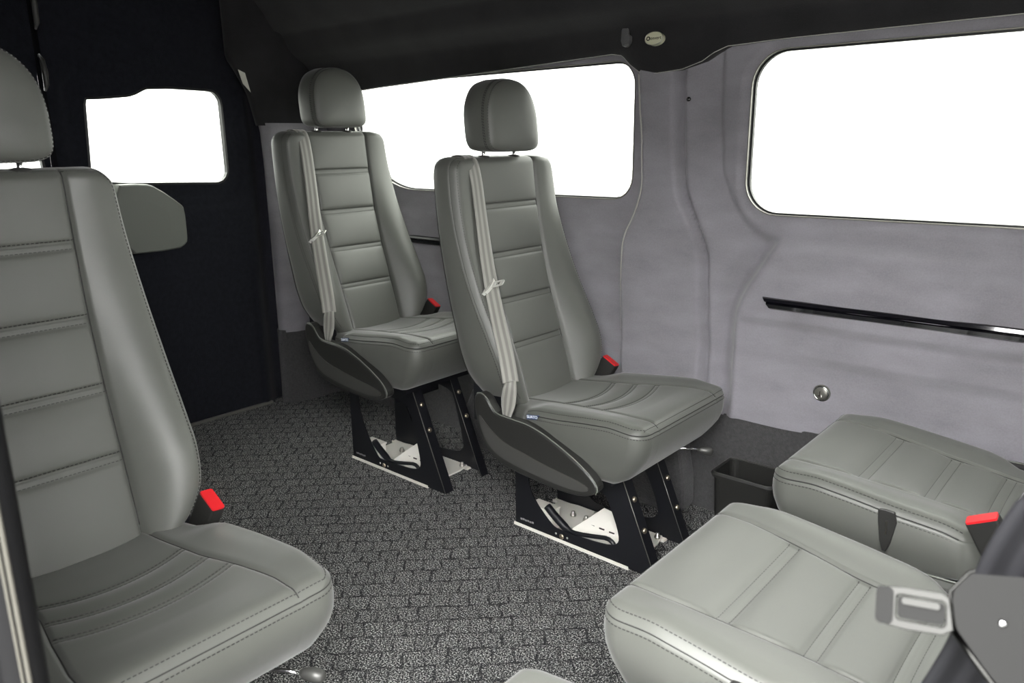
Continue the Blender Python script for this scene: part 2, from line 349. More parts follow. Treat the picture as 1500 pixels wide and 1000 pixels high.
# side wall in suede, facing the camera
me = field_wall('wall_right', np.concatenate([np.arange(-2.96, -1.42, .0117), np.arange(-1.42, -.80, .0060), np.arange(-.80, XF + .012, .0117)]), np.arange(.335, 1.50, .0117), [sd_w1, W2], lambda x, z: WALLY - wall_h(x, z), 'suede', lambda a, b, c: (a, c, b))
wr = tag(ob('wall_right', me), kind='structure')
# outer skin behind the suede closes the body between the openings
skin = []
for (a, b) in (((-3.1, 2.19, 0), (XF, 2.21, .93)), ((-3.1, 2.19, 1.42), (XF, 2.21, 1.9)), ((-3.1, 2.19, .93), (-2.78, 2.21, 1.42)), ((-1.30, 2.19, .93), (-.99, 2.21, 1.42)), ((.66, 2.19, .93), (XF, 2.21, 1.42))): skin.append((a, b))
ob('body_skin', bm_mesh('body_skin', box_bm(skin), 'body'), wr)
def window(n, w, yin, yout, fy, loop=None):
    t = bpy.data.objects.new('window_%d' % n, None); link(t); t.location = ((w[0] + w[1]) / 2, yin, w[2]); tag(t, kind='structure'); T = Matrix.Translation(t.location).inverted()
    loop = loop or rrect(*w[:4], w[4], 10); s = 1 if yout > yin else -1
    o = ob('window_seal', sweep_loop('window_seal', loop, [(-.001, yin - .001 * s), (-.002, yout), (-.006, yout), (-.006, yout + .012 * s), (.05, yout + .03 * s), (.05, yin + .012 * s), (.004, yin + .002 * s)], fy, 'rubber'), t); o.data.transform(T)
    o = ob('seal_lip', sweep_loop('seal_lip', loop, [(-.0015, yin - .004 * s), (-.0015, yin + .003 * s), (.0010, yin + .003 * s), (.0010, yin - .004 * s)], fy, 'seal'), t); o.data.transform(T)
    o = ob('glass', plate_mesh('glass', loop, [], 'Y', yout + .002 * s, yout + .006 * s, 'glass'), t); o.data.transform(T)
    return t
fy = lambda a, b, d: (a, d, b)
window(1, W1, 2.130, 2.142, fy, sd_loop(sd_w1, W1)); window(2, W2, 2.130, 2.142, fy)
# lower carpeted wall and wheel arch
tag(bevel(ob('trim_1', bm_mesh('trim_1', box_bm([((-2.96, 2.105, 0), (XF, 2.185, .342))]), 'kick')), .004), kind='structure')
arch = [(-2.02, 0), (-2.02, .10), (-1.95, .24), (-1.83, .31), (-1.70, .325), (-1.25, .325), (-1.13, .31), (-1.07, .25), (-1.045, .12), (-1.04, 0)]
tag(bevel(ob('wheel_arch', plate_mesh('wheel_arch', arch, [], 'Y', 1.985, 2.11, 'kick')), .035, 4), 'charcoal carpeted wheel arch box under the side wall behind the belted seats', 'wheel arch')
# upper trim over the windows, curling into the ceiling
TE = [(-2.99, 1.352), (-2.564, 1.372), (-1.889, 1.395), (-1.394, 1.413), (-1.356, 1.406), (-1.326, 1.378), (-1.287, 1.353), (-1.235, 1.347), (-1.146, 1.353), (-1.082, 1.371), (-1.052, 1.390), (-1.013, 1.405), (-.869, 1.411), (-.323, 1.415), (XF, 1.415)]
xs = np.unique(np.concatenate([np.arange(-2.99, XF, .06), np.arange(-1.42, -.98, .012), [XF]]))
vs, fs = [], []
for x in xs:
    ze = np.interp(x, [p[0] for p in TE], [p[1] for p in TE]); bul = S((x + 1.40) / .12) * (1 - S((x + 1.08) / .12)) * .012
    prof = [(2.128, ze + .004), (2.090 - bul, ze), (2.084 - bul, ze + .008), (2.074 - bul, max(1.43, ze + .02)), (2.062 - bul * .6, 1.468), (2.045, 1.488), (2.000, 1.515), (1.968, 1.545), (1.950, 1.585), (1.936, 1.603), (1.905, 1.612), (1.86, 1.68), (1.78, 1.77), (1.66, 1.84), (1.50, 1.87)]
    vs += [(x, y, z) for y, z in prof]
k = 15
for i in range(len(xs) - 1): fs += [(i * k + j, i * k + j + 1, (i + 1) * k + j + 1, (i + 1) * k + j) for j in range(k - 1)]
tm = mesh('trim_2', vs, fs, 'liner'); tr = tag(ob('trim_2', tm), kind='structure')
ob('trim_edge_glint', tube_mesh('trim_edge_glint', [(x, 2.0885 - (S((x + 1.40) / .12) * (1 - S((x + 1.08) / .12)) * .012), float(np.interp(x, [p[0] for p in TE], [p[1] for p in TE])) + .001) for x in xs], .0011, 'edge', 6), tr)  # pale tube paints the highlight along the trim's lower edge
zz_ = np.linspace(.56, 1.35, 60); ob('panel_edge_glint', tube_mesh('panel_edge_glint', [(float(chs(z, XA)) + .004, WALLY - float(wall_h(np.array(float(chs(z, XA)) + .006), np.array(z))) - .0005, z) for z in zz_], [.0005 + .0018 * float(S((z - .60) / .25)) for z in zz_], 'edge', 6), wr)  # pale tube paints the light caught by the suede panel's edge
# ceiling and the far roof skin
tag(ob('ceiling', bm_mesh('ceiling', box_bm([((XR - .1, .02, 1.868), (XF, 2.21, 1.91))]), 'liner')), kind='structure')
# near-side wall behind the sliding door opening (the door, slid back, stands outside over it)
me = field_wall('wall_left', np.arange(-3.06, -.60, .02), np.arange(0, 1.89, .02), [], lambda x, z: np.full_like(x, .085), 'suede', lambda a, b, c: (a, c, b))
wl = tag(ob('wall_left', me), kind='structure')
ob('body_skin', bm_mesh('body_skin_left', box_bm([((-3.1, .0, 0), (-.62, .03, 1.9)), ((-.63, 0, 0), (-.605, .135, 1.9))]), 'body'), wl)
# unseen bulkhead added to cut front light, its opening sized to light the aisle seat, and the short wall between it and the door opening
tag(ob('wall_front_baffle', bm_mesh('wall_front_baffle', box_bm([((XF, .0, 0), (XF + .03, 2.21, .95)), ((XF, .0, 1.60), (XF + .03, 2.21, 1.9)), ((XF, .0, .95), (XF + .03, .15, 1.78)), ((XF, .95, .95), (XF + .03, 2.21, 1.78))]), 'liner')), kind='structure')
tag(ob('wall_door_header', bm_mesh('wall_door_header', box_bm([((-.63, .0, HEADER), (.74, .09, 1.9))]), 'liner')), kind='structure')
tag(ob('wall_door_front', bm_mesh('wall_door_front', box_bm([((.55, .0, 0), (XF, .09, 1.9))]), 'suede')), kind='structure')
# door aperture seal on the end of that wall
sl = bpy.data.objects.new('trim_3', None); link(sl); sl.location = (-.6, .12, 0); tag(sl, kind='structure')
ob('seal_body', tube_mesh('seal_body', [(0, .004, .02), (0, .006, .6), (0, .010, 1.1), (0, .008, 1.8)], .017, 'seal_rubber', 16), sl)
ob('seal_lip', tube_mesh('seal_lip', [(.0170, .0005, .02), (.0170, .0025, .6), (.0170, .0065, 1.1), (.0170, .0045, 1.8)], .0011, 'seal_shine', 8), sl)  # pale tubes here paint the glossy reflection running down the seal
ob('seal_lip', tube_mesh('seal_shine2', [(.0168, .0045, .02), (.0168, .0065, .6), (.0168, .0105, 1.1), (.0168, .0085, 1.8)], .0018, 'seal_shine', 8), sl)
# rear corner pillar and its headliner cap
def dpil(z): return float(np.interp(z, [0, .08, .6, 1.05, 1.22, 1.37, 1.45, 1.50, 1.73, 1.87], [1.835, 1.838, 1.842, 1.842, 1.836, 1.800, 1.755, 1.72, 1.72, 1.72]))
def pillar(name, z0, z1, mat, grow, n=26):
    vs, fs = [], []; prof = [(-3.055, .03), (-3.03, .006), (-3.0, 0), (-2.975, .012), (-2.955, .05), (-2.945, .11), (-2.94, .20), (-2.94, .40)]
    zs = np.linspace(z0, z1, n)
    for z in zs: vs += [(x - grow, dpil(z) + y - grow if y < .2 else max(dpil(z) + y, 2.0 + (y - .2) * .7), z) for x, y in prof]
    m = len(prof)
    for i in range(n - 1): fs += [(i * m + j, i * m + j + 1, (i + 1) * m + j + 1, (i + 1) * m + j) for j in range(m - 1)]
    return mesh(name, vs, fs, mat)
tag(ob('trim_4', pillar('trim_4', 0, .345, 'kick', -.004)), kind='structure')
tag(ob('trim_5', pillar('trim_5', .335, 1.245, 'suede', -.008)), kind='structure')
tag(ob('trim_6', pillar('trim_6', 1.235, 1.87, 'liner', 0)), kind='structure')
# rear doors
def door_sd(y, z):
    # window of the rear door: flat bottom, big round corner, a dip in the top edge towards the door gap
    top = np.interp(y, [1.15, 1.178, 1.25, 1.336, 1.36, 1.403, 1.5, 1.72], [1.318, 1.323, 1.328, 1.338, 1.346, 1.368, 1.374, 1.370])
    base = sd_rr(y, z, (1.158, 1.705, 1.004, 1.374, .055)); lo = 1.004 + np.interp(y, [1.15, 1.30, 1.7], [.028, .014, 0])
    return np.maximum(np.maximum(base, z - top), np.maximum(lo - z, -(y - 1.160 - (z - 1.03) * .06)))
def rear_door(n, y0, y1, mirror):
    t = bpy.data.objects.new('door_%d' % n, None); link(t); t.location = (XR, (y0 + y1) / 2, .03); tag(t, kind='structure'); T = Matrix.Translation(t.location).inverted()
    c = 1.085
    win = (lambda a, b: door_sd(2 * c - a, b)) if mirror else door_sd
    def dep(y, z):
        yy = 2 * c - y if mirror else y
        d = XR + .012 * S((.93 - z) / .04) * S((yy - 1.12) / .05) * (1 - S((yy - 1.79) / .03)) + .008 * S(sd_rr(yy, z, (1.11, 1.75, .965, 1.41, .08)) / .03)
        return d - .03 * S((yy - 1.80) / .06) + .010 * G(yy - 1.775, .012) * S((.7 - z) / .2)
    me = field_wall('lining', np.arange(y0, y1 + .001, .0116), np.arange(.0, 1.87, .0116), [win], dep, 'door', lambda a, b, c_: (c_, a, b)); me.transform(T)
    ob('lining', me, t)
    # opening loop by walking round the window
    loop = []
    for k in range(96):
        a = 2 * PI * k / 96; cy, cz = 1.43, 1.18; lo_, hi_ = 0., .5
        for _ in range(30):
            m_ = (lo_ + hi_) / 2
            if door_sd(np.array(cy + m_ * math.cos(a)), np.array(cz + m_ * math.sin(a))) < 0: lo_ = m_
            else: hi_ = m_
        loop.append((cy + lo_ * math.cos(a), cz + lo_ * math.sin(a)))
    if mirror: loop = [(2 * c - a, b) for a, b in loop][::-1]
    fx = lambda a, b, d: (d, a, b)
    me = sweep_loop('window_seal', loop, [(-.002, XR + .002), (-.002, XR - .020), (.03, XR - .020), (.006, XR + .001)], fx, 'rubber'); me.transform(T); ob('window_seal', me, t)
    me = plate_mesh('glass', [(a + (.004 if a > 1e9 else 0), b) for a, b in loop], [], 'X', XR - .018, XR - .014, 'glass'); me.transform(T); ob('glass', me, t)
    boxes = [((XR - .07, y0, -.03), (XR - .055, y1, .98)), ((XR - .07, y0, 1.40), (XR - .055, y1, 1.88))]
    yy0, yy1 = (1.13, 1.73) if not mirror else (2 * c - 1.73, 2 * c - 1.13)
    boxes += [((XR - .07, y0, .98), (XR - .055, yy0, 1.40)), ((XR - .07, yy1, .98), (XR - .055, y1, 1.40))]
    me = bm_mesh('door_skin', box_bm(boxes), 'body'); me.transform(T); ob('door_skin', me, t)
    return t
d1 = rear_door(1, 1.052, 2.10, False); d2 = rear_door(2, .07, 1.040, True)
def child_world(o, parent):
    o.parent = parent; o.matrix_parent_inverse = Matrix.Translation(parent.location).inverted(); return o
for (z0, z1) in ((1.545, 1.70), (1.345, 1.465)):
    o = ob('edge_glint', tube_mesh('edge_glint', [(XR + .016, 1.046, z0), (XR + .026, 1.049, z0 + .02), (XR + .028, 1.050, (z0 + z1) / 2), (XR + .026, 1.047, z1 - .02), (XR + .016, 1.043, z1)], [.004, .009, .010, .009, .004], 'shell', 10)); child_world(o, d1)  # tubes standing in for light reflected on the door edge
# sill strip
tag(bevel(ob('trim_7', bm_mesh('trim_7', box_bm([((-3.055, .12, 0), (-3.028, 1.80, .014))]), 'sill')), .004), kind='structure')

# ------------------------------------------------------------------ seats
def insert_w(a): return np.interp(a, [-.14, 0, .1, .2, .3, .38], [.118, .122, .128, .144, .156, .156])
A0, A1, CR = -.13, .372, .042
def cush_W(a):
    W = np.interp(a, [-.13, -.03, .0, .12, .25, .372], [.19, .205, .232, .240, .240, .234])
    d = np.clip(a - (A1 - CR), 0, CR); return W - CR + np.sqrt(np.maximum(CR**2 - d**2, 0))
BI = .58
RIBS = {'curved': [(.052, .052, .016), (.125, .125, .016), (.192, .192, .010)], 'wide': [(-.027, 0, 0), (.083, 0, 0), (.208, 0, 0)]}
def cushion_pt(a0, b, style):
    a0 = np.asarray(a0, float); b = np.asarray(b, float); W = cush_W(a0); wi = np.minimum(insert_w(a0), W * .93)
    ab = np.abs(b); sg = np.sign(b); ins = ab <= BI
    w = np.where(ins, b / BI * wi, sg * (wi + (ab - BI) / (1 - BI) * (W - wi)))
    q = np.clip(np.abs(w) / wi, 0, 1)
    bow = .022 * (1 - q**2) * S((a0 + .04) / .08) * (1 - S((a0 - .21) / .09)) if style == 'curved' else .004 * (1 - q**2) * (1 - S((a0 - .25) / .06))
    a = a0 + bow - .004
    z = sp(a0, [-.13, -.05, .03, .12, .22, .30, .34, .372], [.428, .436, .446, .456, .468, .474, .474, .472])
    fade = 1 - S((a0 - .26) / .08)
    z = z - .008 * (1 - q**2) * fade * ins
    t = np.clip((ab - BI) / (1 - BI), 0, 1)
    z = z + np.where(ins, 0, (.008 * S(t / .62)) * (.10 + .90 * fade) * S((a0 + .02) / .06))
    e = np.minimum(W - np.abs(w), A1 - a0); z = z - .017 * np.clip(1 - e / .028, 0, 1) ** 2.4
    z = z - .0055 * G(np.abs(w) - wi, .0042) * (.12 + .88 * S((A1 - a0) / .035))
    for (ur, _, _) in RIBS[style]:
        d = a0 - ur
        if style == 'curved': z = z - ins * (.0022 * G(d, .013) + .0024 * G(np.abs(d) - .0045, .0022)) * S((1 - q) / .06)
        else: z = z - ins * (.0070 * G(d, .022) + .0022 * G(np.abs(d) - .009, .0022)) * S((1 - q) / .06)
    if style == 'curved': z = z + ins * .0035 * (np.sin(np.clip((a0 - .052) / .07, 0, 2) * PI) ** 2) * (1 - q**2)
    return np.stack([a, w, z], -1)
def param_lines(lo, hi, step, marks, offs):
    v = list(np.arange(lo, hi, step)) + [hi]
    for m in marks:
        v = [x for x in v if abs(x - m) > offs[-1] * 1.05]; v += [m + s * o for o in offs for s in (-1, 1)] + [m]
    v = sorted(x for x in v if lo - 1e-9 <= x <= hi + 1e-9); out = [v[0]]
    for x in v[1:]:
        if x - out[-1] > 1e-5: out.append(x)
    return np.array(out)
def merge_lines(a, b):
    v = sorted(list(a) + list(b)); out = [v[0]]
    for x in v[1:]:
        if x - out[-1] > 6e-4: out.append(x)
    out[-1] = v[-1]; return np.array(out)
def split_grid(P, rows, cols, rowcuts, colcuts, name_in, name_side, mat):
    """cut a grid surface into panels along given row / column values -> list of (name, mesh)"""
    out = []; ci = [0] + [int(np.argmin(abs(cols - c))) for c in colcuts] + [len(cols) - 1]; ri = [0] + [int(np.argmin(abs(rows - r))) for r in rowcuts] + [len(rows) - 1]
    def patch(n, r0, r1, c0, c1):
        sub = P[r0:r1 + 1, c0:c1 + 1]; a, b = sub.shape[:2]; id_ = np.arange(a * b).reshape(a, b)
        fs = [(id_[i, j], id_[i + 1, j], id_[i + 1, j + 1], id_[i, j + 1]) for i in range(a - 1) for j in range(b - 1)]
        out.append((n, mesh(n, sub.reshape(-1, 3), fs, mat)))
    patch(name_side, 0, len(rows) - 1, ci[0], ci[1]); patch(name_side, 0, len(rows) - 1, ci[2], ci[3])
    for k in range(len(ri) - 1): patch(name_in, ri[k], ri[k + 1], ci[1], ci[2])
    return out
def stitches(name, lines, length=.0048, gap=.0028, w=.0014, h=.0008):
    """lines: arrays of points and normals -> little thread boxes"""
    vs, fs = [], []
    for P, Nn in lines:
        seg = np.linalg.norm(np.diff(P, axis=0), axis=1); s = np.concatenate([[0], np.cumsum(seg)]); tot = s[-1]; p0 = .002
        while p0 + length < tot:
            a = np.array([np.interp(p0, s, P[:, i]) for i in range(3)]); b = np.array([np.interp(p0 + length, s, P[:, i]) for i in range(3)])
            n = np.array([np.interp(p0, s, Nn[:, i]) for i in range(3)]); t = b - a; t /= np.linalg.norm(t); sd_ = np.cross(t, n); sd_ /= np.linalg.norm(sd_) + 1e-9
            k = len(vs)
            for q in (a, b):
                for (x, y) in ((-w / 2, -.0003), (w / 2, -.0003), (w / 2, h), (-w / 2, h)): vs.append(q + sd_ * x + n * y)
            fs += [(k, k + 1, k + 5, k + 4), (k + 1, k + 2, k + 6, k + 5), (k + 2, k + 3, k + 7, k + 6), (k + 3, k, k + 4, k + 7), (k, k + 3, k + 2, k + 1), (k + 4, k + 5, k + 6, k + 7)]
            p0 += length + gap
    return mesh(name, vs, fs, 'stitch', smooth=False)
def surf_line(f, A, B_, flip=1):
    """points and normals of surface f(a, b) along parameter arrays"""
    A = np.asarray(A, float); B_ = np.asarray(B_, float); P = f(A, B_); e = 1e-3
    n = np.cross(f(A + e, B_) - f(A - e, B_), f(A, B_ + e) - f(A, B_ - e)); n /= np.linalg.norm(n, axis=1)[:, None] + 1e-12
    return P, n * flip
def make_cushion(style):
    f = lambda a, b: cushion_pt(a, b, style); ribs = [r[0] for r in RIBS[style]]
    rows = param_lines(A0, A1, .0075, ribs, [.002, .0045, .007, .010, .014]); 
    rows = merge_lines(rows, A1 - np.array([.001, .003, .006, .010, .016, .022, .03, .038])); cols = param_lines(-1, 1, .024, [-BI, BI], [.008, .018, .030])
    RR, CC = np.meshgrid(rows, cols, indexing='ij'); P = f(RR, CC)
    panels = split_grid(P, rows, cols, ribs, [-BI, BI], 'insert_panel', 'bolster_panel', 'leather')
    nr, nc = len(rows), len(cols)
    loop = [P[i, 0] for i in range(nr)] + [P[-1, j] for j in range(1, nc - 1)] + [P[i, -1] for i in range(nr - 1, -1, -1)] + [P[0, j] for j in range(nc - 2, 0, -1)]
    loop = np.array(loop); n = len(loop)
    inn = np.stack([np.clip(loop[:, 0], A0 + .06, A1 - CR), np.clip(loop[:, 1], -(cush_W(np.full(n, .1)) - CR), cush_W(np.full(n, .1)) - CR)], -1)
    nrm = loop[:, :2] - inn; nrm /= np.linalg.norm(nrm, axis=1)[:, None] + 1e-9
    zb = .300 + .035 * S((.20 - loop[:, 0]) / .25)
    lev = [0, .012, .03, .06, .12, .22, .35, .5, .65, .78, .88, .95, 1.0]; vs, fs = [], []
    frontness = S((loop[:, 0] - .24) / .1)
    for v in lev:
        off = -.0045 * (1 - S(v / .03)) + .006 * math.sin(PI * min(v / .7, 1)) - .014 * v**2.4 - .012 * S((v - .88) / .12) + 0 * frontness
        xy = loop[:, :2] + nrm * off[:, None]; xy[:, 0] -= .062 * v**2.2 * S((loop[:, 0] - .12) / .24); z = loop[:, 2] - .0015 + (zb - loop[:, 2] + .0015) * v
        vs += [(x, y, zz) for (x, y), zz in zip(xy, z)]
    for l in range(len(lev) - 1): fs += [(l * n + k, (l + 1) * n + k, (l + 1) * n + (k + 1) % n, l * n + (k + 1) % n) for k in range(n)]
    c = len(vs); vs.append((.1, 0, .30)); base = (len(lev) - 1) * n
    fs += [(base + k, c, base + (k + 1) % n) for k in range(n)]
    body = fix(mesh('cushion', vs, fs, 'leather'))
    L_ = []
    bb = np.linspace(-BI * .985, BI * .985, 90)
    for r in ribs:
        o_ = .0068 if style == 'curved' else .0092
        for s in (-o_, o_): L_.append(surf_line(f, np.full_like(bb, r + s), bb))
    # edge seam: both sides of the piping
    aa = np.linspace(.0, A1 - .006, 90)
    for s in (-1, 1):
        wl_ = cush_W(aa); B1 = s * (1 - .010 / (wl_ - insert_w(aa)) * (1 - BI)); L_.append(surf_line(f, aa, B1))
    fr = np.linspace(-.97, .97, 90); L_.append(surf_line(f, np.full_like(fr, A1 - .009), fr))
    sel = [i for i in range(n) if loop[i, 0] > .0]
    sel_loop = [i for i in range(n) if loop[i, 0] > 0]
    P2 = np.array([[*(loop[i, :2] + nrm[i] * .0015), loop[i, 2] - .011] for i in sel_loop]); N2 = np.array([[nrm[i, 0], nrm[i, 1], 0] for i in sel_loop])
    L_.append((P2, N2))
    ai = np.linspace(A0 + .02, A1 - .004, 80); seams = []
    for s in (-1, 1): p_, n_ = surf_line(f, ai, np.full_like(ai, s * BI)); seams.append(tube_mesh('seam', p_ + n_ * .0004, .0010, 'stitch', 5))
    lo_ = [tuple(loop[i, :2] - nrm[i] * .0014) + (loop[i, 2] - .0012,) for i in sel_loop]; seams.append(tube_mesh('piping', lo_, .0020, 'stitch', 5))
    return body, panels, stitches('stitching', L_), seams
# backrest
ZB0, ZB1, BR = .425, 1.112, .038
RB = [.577, .705, .835, .975]
def back_W(z):
    W = sp(z, [.42, .455, .50, .56, .65, .75, .9, 1.0, 1.112], [.172, .203, .228, .239, .241, .240, .234, .228, .222]); d = np.clip(z - (ZB1 - BR), 0, BR)
    return W - BR + np.sqrt(np.maximum(BR**2 - d**2, 0))
def u_ins(z): return sp(z, [.42, .5, .577, .705, .835, .975, 1.112], [-.092, -.117, -.142, -.186, -.222, -.248, -.268])
def u_bol(z): return sp(z, [.42, .46, .5, .56, .63, .73, .86, .98, 1.112], [-.064, -.060, -.062, -.076, -.110, -.162, -.216, -.250, -.268])
def u_back(z): return sp(z, [.42, .524, .63, .79, .946, 1.09, 1.112], [-.195, -.235, -.264, -.305, -.337, -.352, -.352])
def back_pt(z0, b):
    z0 = np.asarray(z0, float); b = np.asarray(b, float); W = back_W(z0); wi = np.minimum(np.interp(z0, [.42, 1.112], [.112, .129]), W * .74)
    ab = np.abs(b); ins = ab <= BI; w = np.where(ins, b / BI * wi, np.sign(b) * (wi + (ab - BI) / (1 - BI) * (W - wi))); q = np.clip(np.abs(w) / wi, 0, 1)
    t = np.clip((ab - BI) / (1 - BI), 0, 1); ui = u_ins(z0); u = np.where(ins, ui, ui + (u_bol(z0) - ui) * np.sin(np.clip(t / .85, 0, 1) * PI / 2))
    puff = 0
    zz = [ZB0 - .08] + RB + [ZB1 + .02]
    for i in range(len(zz) - 1):
        k = np.clip((z0 - zz[i]) / (zz[i + 1] - zz[i]), 0, 1); puff = puff + .005 * np.sin(PI * k) * ((z0 >= zz[i]) & (z0 < zz[i + 1]))
    u = u + ins * puff * (1 - q**4) + np.where(ins, 0, .008 * np.sin(PI * t))
    e = np.minimum(W - np.abs(w), ZB1 - z0); u = u - np.where(ZB1 - z0 < W - np.abs(w), .010, .018) * np.clip(1 - e / .018, 0, 1) ** 2.4
    u = u - .008 * G(np.abs(w) - wi, .0042)
    for r in RB:
        d = z0 - r; u = u - ins * S((1 - q) / .05) * (.0030 * G(d, .012) + .0040 * G(d - .007, .0028) + .002 * G(d + .0065, .002))
    return np.stack([u, w, z0 + 0 * w], -1)
def make_back():
    rows = param_lines(ZB0, ZB1, .009, RB, [.0022, .0045, .007, .010, .014]); rows = merge_lines(rows, ZB1 - np.array([.0008, .003, .006, .010, .016, .022, .03]))
    cols = param_lines(-1, 1, .03, [-BI, BI], [.008, .018, .030]); RR, CC = np.meshgrid(rows, cols, indexing='ij'); P = back_pt(RR, CC)
    panels = split_grid(P, rows, cols, RB, [-BI, BI], 'insert_panel', 'bolster_panel', 'leather')
    nr, nc = len(rows), len(cols)
    fl = np.array([P[i, 0] for i in range(nr)] + [P[-1, j] for j in range(1, nc - 1)] + [P[i, -1] for i in range(nr - 1, -1, -1)]); n = len(fl)
    cen = np.stack([np.clip(fl[:, 1], -.17, .17), np.minimum(fl[:, 2], ZB1 - .05)], -1); nrm = fl[:, 1:] - cen; nrm[:, 1] = np.maximum(nrm[:, 1], 0); nrm /= np.linalg.norm(nrm, axis=1)[:, None] + 1e-9
    ub = u_back(fl[:, 2]); lev = [0, .03, .07, .14, .3, .5, .7, .85, .95, 1.0]; vs, fs = [], []
    for v in lev:
        off = -.004 * (1 - S(v / .07)) + .006 * math.sin(PI * v) - .010 * S((v - .8) / .2)
        for i in range(n): vs.append((fl[i, 0] + (ub[i] - fl[i, 0]) * v, fl[i, 1] + nrm[i, 0] * off, fl[i, 2] + nrm[i, 1] * off))
    for l in range(len(lev) - 1): fs += [(l * n + k, l * n + k + 1, (l + 1) * n + k + 1, (l + 1) * n + k) for k in range(n - 1)]
    body = fix(mesh('backrest', vs, fs, 'leather'))
    # plastic back shell
    rr = rows[::3]; cc = np.linspace(-1, 1, 21); vs, fs = [], []
    rr = np.append(rr, rows[-1])
    for z in rr:
        for b in cc: vs.append((u_back(z) + .004 - .030 * (1 - b**4) * S((ZB1 + .012 - z) / .06), back_W(np.array(z)) * b * .985, z + .002))
    m = len(cc)
    for i in range(len(rr) - 1): fs += [(i * m + j, i * m + j + 1, (i + 1) * m + j + 1, (i + 1) * m + j) for j in range(m - 1)]
    shell = mesh('back_shell', vs, fs, 'shell')
    L_ = []; bb = np.linspace(-BI * .985, BI * .985, 70)
    for r in RB:
        for s in (-.0062, .0105): L_.append(surf_line(back_pt, np.full_like(bb, r + s), bb, -1))
    zz = np.linspace(ZB0 + .03, ZB1 - .004, 140)
    for s in (-1, 1):
        B1 = s * (1 - .012 / (back_W(zz) - .12) * (1 - BI)); L_.append(surf_line(back_pt, zz, B1, -1))
    nl = nr
    for sgn, sl_ in ((-1, range(0, nl)), (1, range(n - nl, n))):
        P2 = np.array([(fl[i, 0] - .010, fl[i, 1] + nrm[i, 0] * .0012, fl[i, 2] + nrm[i, 1] * .0012) for i in sl_ if ZB0 + .02 < fl[i, 2] < ZB1 - .02]); N2 = np.array([(0, nrm[i, 0], nrm[i, 1]) for i in sl_ if ZB0 + .02 < fl[i, 2] < ZB1 - .02])
        L_.append((P2, N2))
    seams = []; zi = np.linspace(ZB0 + .02, ZB1 - .003, 90)
    for s in (-1, 1): p_, n_ = surf_line(back_pt, zi, np.full_like(zi, s * BI), -1); seams.append(tube_mesh('seam', p_ + n_ * .0008, .0014, 'stitch', 5))
    seams.append(tube_mesh('piping', [(fl[i, 0] - .0008, fl[i, 1] - nrm[i, 0] * .0018, fl[i, 2] - nrm[i, 1] * .0018) for i in range(n)], .0018, 'stitch', 5))
    return body, panels, shell, stitches('stitching', L_), seams
# headrest: domed outline lofted front to back
def make_headrest():
    def outline(s, n=72):
        hw, z0, z1 = .114 * s, 1.215 - .086 * s, 1.215 + .119 * s; p = []
        for k in range(n):
            a = 2 * PI * k / n; c, si = math.cos(a), math.sin(a); e = 2.5 if si > 0 else 6.5
            r = (abs(c) ** e + abs(si) ** e) ** (-1 / e); x = r * c; y = r * si
            taper = 1 - .06 * max(y, 0)
            p.append((hw * x * taper, 1.215 + (y * (z1 - 1.215) if y > 0 else y * (1.215 - z0))))
        return p
    lay = [(-.221, .0), (-.2212, .3), (-.223, .55), (-.226, .74), (-.231, .87), (-.2375, .945), (-.243, .972), (-.2460, .970), (-.2495, .985), (-.272, 1.0), (-.308, .998), (-.330, .965), (-.342, .88), (-.349, .74), (-.352, .5), (-.353, 0)]
    vs, fs = [], []; n = 72
    for u, s in lay: vs += [(u - .10 * (z - 1.23), w, z) for w, z in outline(max(s, .001), n)]
    for i in range(len(lay) - 1): fs += [(i * n + k, i * n + (k + 1) % n, (i + 1) * n + (k + 1) % n, (i + 1) * n + k) for k in range(n)]
    body = fix(mesh('headrest', vs, fs, 'leather'))
    def ring(u, s, k):
        P = np.array([(u - .10 * (z - 1.23), w, z) for w, z in outline(s, 160)]); P = np.vstack([P, P[:1]]); c = P.mean(0); Nn = P - c; Nn[:, 0] = k; Nn /= np.linalg.norm(Nn, axis=1)[:, None]; return P, Nn
    return body, stitches('stitching', [ring(-.2390, .955, .08), ring(-.2530, .989, 0), ring(-.2575, .993, 0)])
def belt_paths(style):
    if style == 'std':
        pts = [(-.345, -.150, 1.085), (-.330, -.149, 1.118), (-.300, -.148, 1.124), (-.268, -.147, 1.114), (-.250, -.148, 1.06), (-.230, -.153, .954), (-.180, -.181, .808), (-.128, -.206, .693), (-.064, -.236, .577), (-.044, -.246, .52)]
    else:
        pts = [(-.475, -.150, 1.045), (-.460, -.149, 1.085), (-.430, -.148, 1.102), (-.380, -.147, 1.085), (-.285, -.143, 1.005), (-.188, -.143, .918), (-.170, -.148, .865), (-.163, -.158, .83), (-.155, -.168, .777), (-.143, -.178, .73), (-.098, -.218, .58), (-.066, -.236, .505)]
    pts = chaikin(pts, 2, False)
    sides = []
    for p in pts: k = S((1.0 - p[2]) / .5); sides.append((.55 * k, 1, 0)) if style == 'std' else sides.append((S((1.10 - p[2]) / .12) * 1.0, 1 - .75 * S((1.10 - p[2]) / .12), 0))
    return pts, sides
MESH = {}
